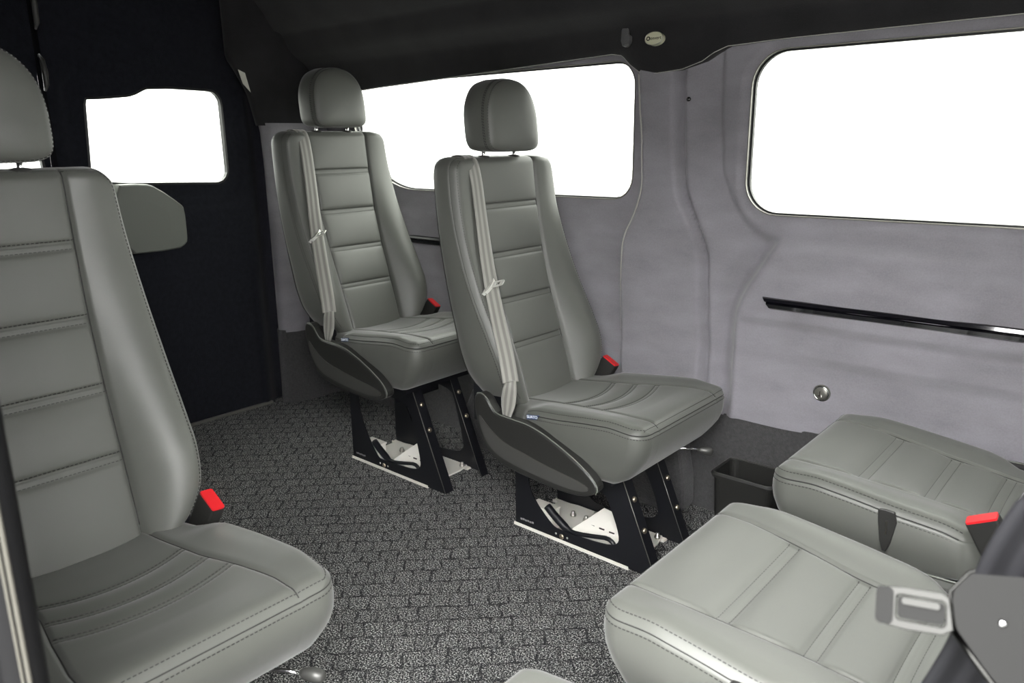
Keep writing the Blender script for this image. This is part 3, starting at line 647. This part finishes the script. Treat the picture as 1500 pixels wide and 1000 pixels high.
def build_meshes():
    MESH['cush_curved'] = make_cushion('curved'); MESH['cush_wide'] = make_cushion('wide'); MESH['back'] = make_back(); MESH['head'] = make_headrest()
    MESH['post'] = tube_mesh('headrest_post', [(-.300, 0, 1.07), (-.292, 0, 1.16)], .0055, 'chrome', 12)
    MESH['collar'] = lathe_mesh('post_collar', [(.020, 1.104), (.021, 1.112), (.018, 1.119), (.008, 1.121)], 'shell', 20)
    for st in ('std', 'loose'):
        p, s = belt_paths(st); MESH['belt_' + st] = ribbon_mesh('seat_belt', p, s, .046, .0014, 'web' if st == 'std' else 'webdark')
        e = ribbon_mesh('anchor_webbing', [(-.045, -.245, .525), (-.048, -.247, .495), (-.053, -.246, .468), (-.052, -.250, .450), (-.054, -.252, .430), (-.056, -.252, .412)], [(.75, .6, 0), (.9, .4, 0), (1, .2, 0), (1, .1, 0), (1, 0, 0), (1, 0, 0)], [.030, .040, .046, .044, .034, .022], .003, 'web'); MESH['anchor_' + st] = e
    MESH['guide'] = plate_mesh('belt_guide', rrect(-.031, .031, -.012, .012, .008, 4), [], 'Z', 0, .006, 'plastic')
    # latch plate: sheath and metal tongue with slot, in its own frame (tongue along +Y)
    MESH['tongue'] = plate_mesh('tongue', chaikin([(-.012, .0), (.012, 0), (.012, .044), (.008, .050), (-.008, .050), (-.012, .044)], 1), [[(-.006, .020), (.006, .020), (.006, .036), (-.006, .036)]], 'Z', -.0012, .0012, 'bright')
    MESH['sheath'] = plate_mesh('latch_plate', chaikin([(-.033, -.030), (.033, -.030), (.035, -.012), (.016, .008), (-.016, .008), (-.035, -.012)], 1), [rrect(-.026, .026, -.024, -.016, .003, 2)], 'Z', -.004, .004, 'bright')
    # buckle
    MESH['buckle'] = plate_mesh('buckle', rrect(-.028, .028, -.0145, .0145, .005, 3), [], 'Z', -.085, .0, 'plastic')
    MESH['button'] = plate_mesh('release_button', rrect(-.0265, .0265, -.0132, .0132, .004, 3), [], 'Z', -.010, .004, 'red')
    MESH['stalk'] = tube_mesh('buckle_stalk', [(0, 0, -.08), (-.004, 0, -.13), (-.01, -.01, -.17)], .007, 'steel', 8)
    # side cover
    pod = [(-.167, .440), (-.160, .470), (-.140, .474), (-.118, .465), (-.100, .440), (-.082, .424), (-.030, .421), (.020, .420), (.072, .410), (.140, .384), (.205, .352), (.248, .322), (.262, .300), (.252, .283), (.215, .266), (.150, .260), (.060, .264), (-.020, .272), (-.090, .286), (-.130, .320), (-.155, .380)]
    MESH['pod'] = plate_mesh('side_cover', chaikin(pod, 1), [], 'Y', -.268, -.232, 'plastic')
    c = np.array(pod).mean(0)
    band = [(-.150, .420), (-.128, .345), (-.080, .305), (.0, .290), (.09, .281), (.17, .277), (.225, .283), (.240, .298), (.200, .310), (.100, .322), (.0, .340), (-.06, .352), (-.115, .385)]
    MESH['podband'] = plate_mesh('cover_band', chaikin(band, 2), [], 'Y', -.2705, -.262, 'shell')
    rim = chaikin([(-.163, -.256, .458), (-.158, -.262, .471), (-.140, -.264, .4755), (-.118, -.264, .4665), (-.100, -.264, .4415), (-.082, -.264, .4255), (-.030, -.264, .4225), (.020, -.264, .4215), (.072, -.264, .4115), (.140, -.264, .3855), (.205, -.264, .3535), (.248, -.264, .3235), (.262, -.264, .300), (.254, -.264, .284)], 2, False)
    MESH['podrim'] = tube_mesh('cover_rim', rim, .0016, 'latch', 6)
    # lever under the front
    MESH['leverrod'] = tube_mesh('adjust_lever', [(.20, .10, .285), (.285, .165, .281), (.312, .182, .279)], .004, 'chrome', 8)
    MESH['leverknob'] = tube_mesh('lever_knob', [(.308, .180, .280), (.314, .184, .279), (.328, .193, .277), (.341, .201, .275), (.346, .204, .274)], [.005, .010, .013, .0115, .004], 'dullsteel', 14)
    MESH['pan'] = bm_mesh('seat_pan', box_bm([((-.16, -.17, .268), (.24, .17, .302)), ((-.14, -.17, .296), (.12, -.13, .33)), ((-.14, .13, .296), (.12, .17, .33))]), 'blackmetal')
    MESH['hinge'] = bm_mesh('recliner_bracket', box_bm([((-.225, -.205, .36), (-.09, -.190, .48)), ((-.225, .190, .36), (-.09, .205, .48)), ((-.19, -.19, .34), (-.11, .19, .372))]), 'blackmetal')
    MESH['bolt'] = lathe_mesh('bolt', [(.0085, 0), (.0085, .002), (.0065, .0055), (.003, .0065)], 'brass', 14, 'X')
    MESH['nut'] = lathe_mesh('nut', [(.010, 0), (.010, .006), (.006, .0075), (.006, .015), (.003, .0165)], 'steel', 8, 'Z')
    MESH['sidebolt'] = lathe_mesh('plate_bolt', [(.0085, .003), (.0085, 0), (.006, -.003), (.003, -.0032)], 'brass', 14, 'Y'); MESH['rivet'] = lathe_mesh('rivet', [(.0038, .003), (.0038, 0), (.002, -.0016)], 'steel', 10, 'Y')
    MESH['tagbody'] = plate_mesh('brand_tag', [(.014, .441), (.056, .447), (.048, .433), (.013, .428)], [], 'Y', -.2475, -.2455, 'navy')
    tm_ = text_mesh('tag_lettering', 'SUATO', .0115, 'tagtext'); tm_.transform(Matrix.Translation((.0325, -.2478, .4375)) @ Matrix.Rotation(math.radians(-8), 4, 'Y') @ Matrix.Rotation(PI / 2, 4, 'X')); MESH['tagtext'] = tm_
    for kind, dz in (('low', 0.), ('tall', .0845)):
        zt = .285 + dz; fx = lambda z: .345 - z * (.345 - .205) / .33
        outer = [(-.15, .004), (.345, .004), (fx(zt), zt), (-.15, zt)]
        h1 = .205 + dz; hole = chaikin([(-.100, h1), (-.098, .150 + dz * .8), (-.075, .105 + dz * .5), (-.010, .045), (.02, .038), (.165, .046), (.222, .060), (.232, .090), (.195, .180 + dz * .6), (.170, h1 + .01)], 2)
        MESH['plate_' + kind] = plate_mesh('pedestal_plate', outer, [hole], 'Y', -.002, .002, 'blackmetal')
        a = Vector((.345, 0, .004)); b = Vector((fx(zt), 0, zt))
        vs = [(a.x, 0, a.z), (a.x, .036, a.z), (b.x, .036, b.z), (b.x, 0, b.z)]; vs += [(x + .004, y, z) for x, y, z in vs]
        MESH['flange_' + kind] = fix(mesh('front_flange', vs, [(0, 1, 2, 3), (4, 5, 6, 7), (0, 1, 5, 4), (1, 2, 6, 5), (2, 3, 7, 6), (3, 0, 4, 7)], 'blackmetal', False))
        MESH['edge_' + kind] = tube_mesh('flange_edge', [(a.x + .003, -.0016, a.z), (b.x + .003, -.0016, b.z)], .0011, 'sill', 6)
        MESH['cross_' + kind] = bm_mesh('cross_member', box_bm([((-.003, -.104, .19 + dz), (.003, .104, .283 + dz))]), 'blackmetal')
    MESH['rail'] = bm_mesh('base_rail', box_bm([((-.155, -.004, 0), (.262, .020, .007)), ((-.155, -.0045, 0), (.262, -.0025, .010))]), 'white')
    MESH['tray'] = plate_mesh('floor_bracket', [(-.125, -.085), (-.06, -.098), (.25, -.098), (.262, -.05), (.262, .05), (.25, .098), (-.06, .098), (-.125, .085)], [], 'Z', .008, .014, 'white')
    bm = bmesh.new()
    for q in ([(.020, -.088, .016), (.240, -.088, .016), (.220, -.005, .085), (.110, -.005, .100)],):
        v = [bm.verts.new(p) for p in q]; w = [bm.verts.new((p[0], p[1] + .004, p[2] - .003)) for p in q]
        bm.faces.new(v); bm.faces.new(w[::-1])
        for i in range(4): bm.faces.new((v[i], w[i], w[(i + 1) % 4], v[(i + 1) % 4]))
    MESH['wedge'] = bm_mesh('bracket_ramp', bm, 'white')
    bm = box_bm([((-.105, -.095, .012), (-.02, -.088, .080)), ((-.105, -.095, .074), (-.02, -.05, .080)), ((-.024, -.095, .012), (-.02, -.055, .078))]); MESH['clip'] = bm_mesh('bracket_hook', bm, 'white')
    MESH['handle'] = tube_mesh('locking_lever', chaikin([(-.035, -.096, .094), (.0, -.098, .070), (.045, -.099, .044), (.08, -.099, .043), (.15, -.098, .058), (.185, -.098, .066), (.205, -.098, .058), (.208, -.098, .046)], 1, False), [.012] * 5 + [.0065] * 11, 'blackmetal', 8)
    MESH['marks'] = bm_mesh('bracket_marking', box_bm([((x, -.046, z - .0), (x + .018, -.043, z + .0035)) for x, z in ((.085, .0515), (.120, .0515), (.155, .051))]), 'ink')
    MESH['print'] = bm_mesh('plate_print', box_bm([((-.130 + i * .009, -.0026, .024 + (i % 2) * .001), (-.130 + i * .009 + .007, -.0018, .030 + (i % 2) * .001)) for i in range(6)]), 'print')
    MESH['fliplever'] = plate_mesh('release_strap', chaikin([(-.020, .066), (.014, .068), (.020, .062), (.007, -.02), (-.007, -.02)], 1), [], 'Y', 0, .007, 'plastic')
    MESH['fliplever2'] = plate_mesh('strap_ridge', [(-.002, .045), (.002, .045), (.001, .015), (-.001, .015)], [], 'Y', .0065, .0078, 'steel')
build_meshes()
GRP = 'grey leather van seats'
def seat(label, loc, face, style='curved', dz=0., belt='std', tagged=True, lean=0.):
    root = bpy.data.objects.new('van_seat', None); link(root); root.location = loc; root.rotation_euler = (0, 0, face); tag(root, label, 'seat', GRP)
    up_ = (0, 0, dz)
    body, panels, st, seams = MESH['cush_' + style]; c = ob('cushion', body, root, up_)
    for m in seams: ob(m.name.split('.')[0], m, c)
    for n, m in panels: ob(n, m, c)
    tag(ob('stitching', st, c), kind='stuff')
    if tagged: t = ob('brand_tag', MESH['tagbody'], c); ob('tag_lettering', MESH['tagtext'], c)
    body, panels, shell, st, seams = MESH['back']; b = ob('backrest', body, root, up_)
    for m in seams: ob(m.name.split('.')[0], m, b)
    for n, m in panels: ob(n, m, b)
    ob('back_shell', shell, b); tag(ob('stitching', st, b), kind='stuff')
    h = ob('headrest', MESH['head'][0], root, up_); tag(ob('stitching', MESH['head'][1], h), kind='stuff')
    for w in (-.068, .068): ob('headrest_post', MESH['post'], h, (0, w, 0)); ob('post_collar', MESH['collar'], h, (-.297, w, -.001))
    s = ob('seat_belt', MESH['belt_' + belt], root, up_); ob('anchor_webbing', MESH['anchor_' + belt], s); ob('belt_guide', MESH['guide'], s, (-.300, -.148, 1.108) if belt == 'std' else (-.430, -.148, 1.085))
    if belt == 'std':
        lp = ob('latch_plate', MESH['sheath'], s, (-.163, -.192, .768), Euler((math.radians(20), math.radians(35), math.radians(-75)))); 
        lp.scale = (1.15, 1.15, 1.15)
        tg = ob('tongue', MESH['tongue'], s, (-.163, -.192, .768), Euler((math.radians(20), math.radians(35), math.radians(-75))))
    if lean:
        pv = Vector((-.16, 0, .40)); Q = Matrix.Translation(pv) @ Matrix.Rotation(-lean, 4, 'Y') @ Matrix.Translation(-pv)
        for o_ in (b, h) + ((s,) if belt == 'std' else ()): o_.matrix_local = Q
        if belt == 'std': s.matrix_local = Matrix.Translation((-.028, 0, -.012)) @ Q
    bk = ob('buckle', MESH['buckle'], root, (-.030, .224, .478 + dz), Euler((math.radians(-8), math.radians(28), 0))); ob('release_button', MESH['button'], bk); ob('buckle_stalk', MESH['stalk'], bk)
    p = ob('side_cover', MESH['pod'], root, up_); bevel(p, .006, 3); ob('cover_band', MESH['podband'], p); ob('cover_rim', MESH['podrim'], p)
    l = ob('adjust_lever', MESH['leverrod'], root, up_); ob('lever_knob', MESH['leverknob'], l)
    ob('seat_pan', MESH['pan'], root, up_); ob('recliner_bracket', MESH['hinge'], root, up_)
    k = 'tall' if dz > .04 else 'low'
    for s_ in (-1, 1):
        pl = ob('pedestal_plate', MESH['plate_' + k], root, (0, s_ * .106, 0)); 
        f = ob('front_flange', MESH['flange_' + k], pl); f.scale = (1, -s_ , 1)
        ob('flange_edge', MESH['edge_' + k], pl, (0, 0 if s_ < 0 else -.034, 0))
        for (u, z) in ((.2565, .208), (.2917, .125)): ob('bolt', MESH['bolt'], pl, (u + .006 + (-(dz) * (.14 / .33)), -s_ * .016, z + dz), (0, math.radians(-23), 0))
        ob('base_rail', MESH['rail'], pl, (0, 0 if s_ < 0 else -.016, 0))
        if s_ < 0:
            ob('plate_bolt', MESH['sidebolt'], pl, (.029, -.0022, .020)); ob('rivet', MESH['rivet'], pl, (.008, -.002, .023)); ob('rivet', MESH['rivet'], pl, (.050, -.002, .022)); ob('plate_print', MESH['print'], pl)
    for u in (-.141, .104): ob('cross_member', MESH['cross_' + k], root, (u, 0, 0))
    fb = ob('floor_bracket', MESH['tray'], root); ob('bracket_ramp', MESH['wedge'], fb); ob('bracket_hook', MESH['clip'], fb); ob('bracket_marking', MESH['marks'], fb)
    for (u, w) in ((-.03, .03), (.02, .03), (.245, .078), (.03, .07)): ob('nut', MESH['nut'], fb, (u, w, .014))
    ob('locking_lever', MESH['handle'], root)
    return root
seat('grey leather seat on a tall black pedestal between the rear door and another belted seat', (-2.079, 1.747, 0), 0, 'curved', .0845)
seat('belted grey leather seat on a low pedestal beside the pillar between the side windows', (-1.266, 1.746, 0), 0, 'curved')
seat('grey leather seat across the aisle, its red buckle lying over the open carpet', (-1.324, .426, 0), 0, 'curved', tagged=False)
sD = seat('rear-facing grey leather seat against the side wall, under the long black rail', (-.214, 1.745, 0), PI, 'wide', tagged=False, lean=math.radians(9))
sE = seat('rear-facing grey leather seat with wide double-stitched ribs, middle one of the row of three', (-.216, 1.096, 0), PI, 'wide', tagged=False, lean=math.radians(9))
sF = seat('rear-facing grey leather seat next to the door opening, steel latch plate on its belt', (-.216, .462, 0), PI, 'wide', belt='loose', tagged=False, lean=math.radians(11))
for s in (sD, sE, sF):
    a = ob('release_strap', MESH['fliplever'], s, (.122, .2425, .388)); bevel(a, .0015); ob('strap_ridge', MESH['fliplever2'], a)
# the loose belt's big steel latch plate hanging on the strap beside the door
def latch_plate_near(parent):
    ez = Vector((-.047, .615, .348)).normalized(); ex = Vector((1, .0, -.20)); ex = (ex - ez * ex.dot(ez)).normalized(); ey = -ez.cross(ex); c = Vector((-.166, -.138, .812))
    mw = Matrix(((ex.x, ey.x, ez.x, c.x), (ex.y, ey.y, ez.y, c.y), (ex.z, ey.z, ez.z, c.z), (0, 0, 0, 1)))
    def put(n, me, p=parent):
        o = ob(n, me, p); o.matrix_local = mw; return o
    pl = chaikin([(.030, -.012), (.034, .016), (.022, .032), (.010, .038), (-.034, .038), (-.042, .028), (-.042, -.040), (-.030, -.046), (.004, -.046), (.014, -.034)], 1)
    bevel(put('latch_plate', plate_mesh('near_latch_plate', pl, [rrect(-.0365, -.030, -.030, .026, .003, 3)], 'Z', -.0015, .0015, 'darksteel')), .0008)
    put('plate_lip', tube_mesh('plate_lip', [(-.042, -.045, .001), (-.020, -.047, .002), (.003, -.046, .001), (.013, -.034, .0), (.030, -.012, 0)], .0028, 'nearsteel', 8))
    bevel(put('tongue', plate_mesh('near_tongue', chaikin([(.026, .014), (.026, -.016), (.074, -.018), (.082, -.012), (.082, .008), (.076, .014)], 1), [rrect(.036, .070, -.011, .008, .003, 3)], 'Z', -.0012, .0012, 'nearsteel')), .0006)
    put('tongue_bar', plate_mesh('tongue_bar', rrect(.037, .069, -.0095, .0065, .003, 3), [], 'Z', -.0028, -.0006, 'darksteel'))
    put('tongue_bar', plate_mesh('tongue_bar2', rrect(.040, .066, .001, .006, .002, 3), [], 'Z', -.0006, .0022, 'nearsteel'))
    put('plate_lip', tube_mesh('plate_rim', [(.030, -.012, .001), (.034, .016, .001), (.022, .032, .001), (.010, .038, .001), (-.034, .038, .001)], .0014, 'nearsteel', 8))
    put('tongue_cap', plate_mesh('tongue_cap', rrect(.072, .084, -.016, .012, .004, 3), [], 'Z', -.003, .003, 'darksteel'))
    put('rivet', lathe_mesh('near_rivet', [(.003, 0), (.003, .003), (.0015, .004)], 'chrome', 10, 'Z')); 
latch_plate_near([c for c in sF.children if c.name.startswith('seat_belt')][0])

# ------------------------------------------------------------------ things on the walls and floor
def thing(name, label, cat, loc, rot=(0, 0, 0), group=None):
    t = bpy.data.objects.new(name, None); link(t); t.location = loc; t.rotation_euler = rot; return tag(t, label, cat, group)
def rail(name, x0, x1, z0, z1, y, label, cut=.026, mat='gloss'):
    prof = [(y + .006, z0), (y - .006, z0), (y - .012, z0 + .004), (y - .014, (z0 + z1) / 2 - .002), (y - .007, (z0 + z1) / 2 + .001), (y - .012, (z0 + z1) / 2 + .005), (y - .009, z1 - .003), (y - .004, z1), (y + .006, z1)]
    vs, fs = [], []
    for k, x in enumerate((x0, x1)): vs += [(x + (cut * (1 - (zz - z0) / (z1 - z0)) * (1 if k == 0 else 0)), yy, zz) for yy, zz in prof]
    n = len(prof); fs += [(i, (i + 1) % n, n + (i + 1) % n, n + i) for i in range(n)] + [tuple(range(n)), tuple(range(n, 2 * n))]
    return tag(ob(name, fix(mesh(name, vs, fs, mat, False))), label, 'rail')
rail('track_rail', -.862, 1.0, .689, .722, 2.089, 'long gloss black track rail on the side wall above the lock cap')
rail('track_rail', -2.45, -1.80, .762, .792, 2.108, 'gloss black track rail on the side wall behind the two belted seats', 0, 'rubber')
# waste bin on the floor
bt = thing('waste_bin', 'open black plastic bin on the floor between the side wall and the seats', 'bin', (-.832, 2.02, 0))
def bin_mesh():
    bm = bmesh.new(); loops = []
    for (sx, sy, z) in ((.080, .056, .001), (.084, .060, .03), (.090, .066, .196), (.097, .073, .198), (.098, .074, .206), (.094, .070, .212), (.088, .064, .208), (.080, .056, .012)):
        loops.append([bm.verts.new((x, y, z)) for x, y in rrect(-sx, sx, -sy, sy, .022, 5)])
    n = len(loops[0])
    for a, b in zip(loops, loops[1:]):
        for i in range(n): bm.faces.new((a[i], a[(i + 1) % n], b[(i + 1) % n], b[i]))
    bm.faces.new(loops[0]); bm.faces.new(loops[-1]); return bm_mesh('bin_body', bm, 'plastic', False)
ob('bin_body', bin_mesh(), bt); ob('bin_rim', tube_mesh('bin_rim', [(x, y, .2115) for x, y in rrect(-.092, .092, -.068, .068, .02, 5)] + [(.092, .048, .2115)], .0022, 'shell', 6), bt)
# lock cap on the lower panel
yl = WALLY - float(wall_h(np.array(-.675), np.array(.467)))
lk = thing('lock_cap', 'small round steel lock cap on the suede side wall below the rail', 'lock', (-.680, yl, .465))
ob('cap_body', lathe_mesh('cap_body', [(.024, .006), (.024, -.003), (.022, -.006), (.019, -.007)], 'sill', 28, 'Y'), lk); ob('cap_ring', lathe_mesh('cap_ring', [(.0215, -.005), (.0215, -.0075), (.0185, -.0075), (.0185, -.005)], 'chrome', 28, 'Y'), lk)
ob('cap_face', lathe_mesh('cap_face', [(.018, -.006), (.018, -.0072), (.0165, -.0078)], 'steel', 28, 'Y'), lk)
ob('key_slot', bm_mesh('key_slot', box_bm([((-.004, -.0085, -.007), (-.002, -.0070, .006)), ((-.008, -.0085, -.009), (.001, -.0070, -.007))]), 'ink'), lk); ob('key_mark', bm_mesh('key_mark', box_bm([((.001, -.0086, -.011), (.0035, -.0070, -.003))]), 'white'), lk)
# coat hook and badge on the upper trim
hk = thing('coat_hook', 'small dark plastic coat hook on the black trim beside the oval badge', 'hook', (-1.325, 2.052, 1.458), (math.radians(-8), 0, 0))
hb = plate_mesh('hook_base', chaikin([(-.014, .030), (.010, .030), (.012, -.004), (.013, -.030), (-.012, -.030)], 1), [], 'Y', -.004, .016, 'hookgrey'); bevel(ob('hook_base', hb, hk), .002)
bevel(ob('hook_arm', plate_mesh('hook_arm', chaikin([(.008, -.004), (.026, .000), (.028, -.024), (.020, -.031), (.008, -.030)], 1), [], 'Y', -.018, -.002, 'hookgrey'), hk), .002)
bg = thing('oval_badge', 'small pale oval maker badge on the black trim above the pillar', 'badge', (-1.222, 2.044, 1.441), (math.radians(-8), 0, 0))
el = [(.029 * math.cos(2 * PI * k / 36), .0185 * math.sin(2 * PI * k / 36)) for k in range(36)]
ob('badge_plate', plate_mesh('badge_plate', el, [], 'Y', -.002, .014, 'badge'), bg)
ob('badge_rim', tube_mesh('badge_rim', [(x, -.002, z) for x, z in el + el[:2]], .0012, 'steel', 6), bg)
tx = text_mesh('badge_lettering', 'onvert', .0135, 'ink'); tx.transform(Matrix.Translation((.006, -.0024, .0)) @ Matrix.Rotation(PI / 2, 4, 'X')); ob('badge_lettering', tx, bg)
ob('badge_emblem', lathe_mesh('badge_emblem', [(.0062, -.0018), (.0062, -.0027), (.0034, -.0027), (.0034, -.0018)], 'ink', 20, 'Y'), bg, (-.0185, 0, 0))
# small black screw cap on the pillar
yp = WALLY - float(wall_h(np.array(-1.132), np.array(1.27)))
sc_ = thing('screw_cap', 'tiny black screw cap on the suede pillar between the windows', 'screw', (-1.133, yp, 1.272)); ob('cap', lathe_mesh('cap', [(.0065, .004), (.0065, -.002), (.003, -.004)], 'gloss', 14, 'Y'), sc_); ob('screw_head', lathe_mesh('screw_head', [(.002, -.003), (.002, -.0046)], 'chrome', 10, 'Y'), sc_)
# latch cover on the rear door
lc = thing('latch_cover', 'sage grey plastic latch cover fixed to the black rear door under its window', 'latch cover', (XR, 1.36, .75))
def latch_mesh():
    out = chaikin([(-.16, .005), (.07, .004), (.108, .025), (.113, .05), (.114, .165), (.100, .185), (.01, .255), (-.03, .268), (-.16, .268)], 1); bm = bmesh.new(); L_ = []
    c = Vector((-.02, .13))
    for s, d in ((1.0, -.02), (1.0, .046), (.985, .056), (.95, .061), (.5, .064)): L_.append([bm.verts.new((d, c.x + (p[0] - c.x) * s, c.y + (p[1] - c.y) * s)) for p in out])
    n = len(out)
    for a, b in zip(L_, L_[1:]):
        for i in range(n): bm.faces.new((a[i], a[(i + 1) % n], b[(i + 1) % n], b[i]))
    bm.faces.new(L_[-1]); return bm_mesh('cover_body', bm, 'latch', False)
ob('cover_body', latch_mesh(), lc)
# paper label tucked under the headliner edge
tag(ob('paper_label', plate_mesh('paper_label', [(1.742, 1.452), (1.772, 1.440), (1.790, 1.366), (1.758, 1.398)], [], 'X', -2.966, -2.965, 'paper')), 'small pale paper label at the edge of the headliner beside the rear door', 'label')
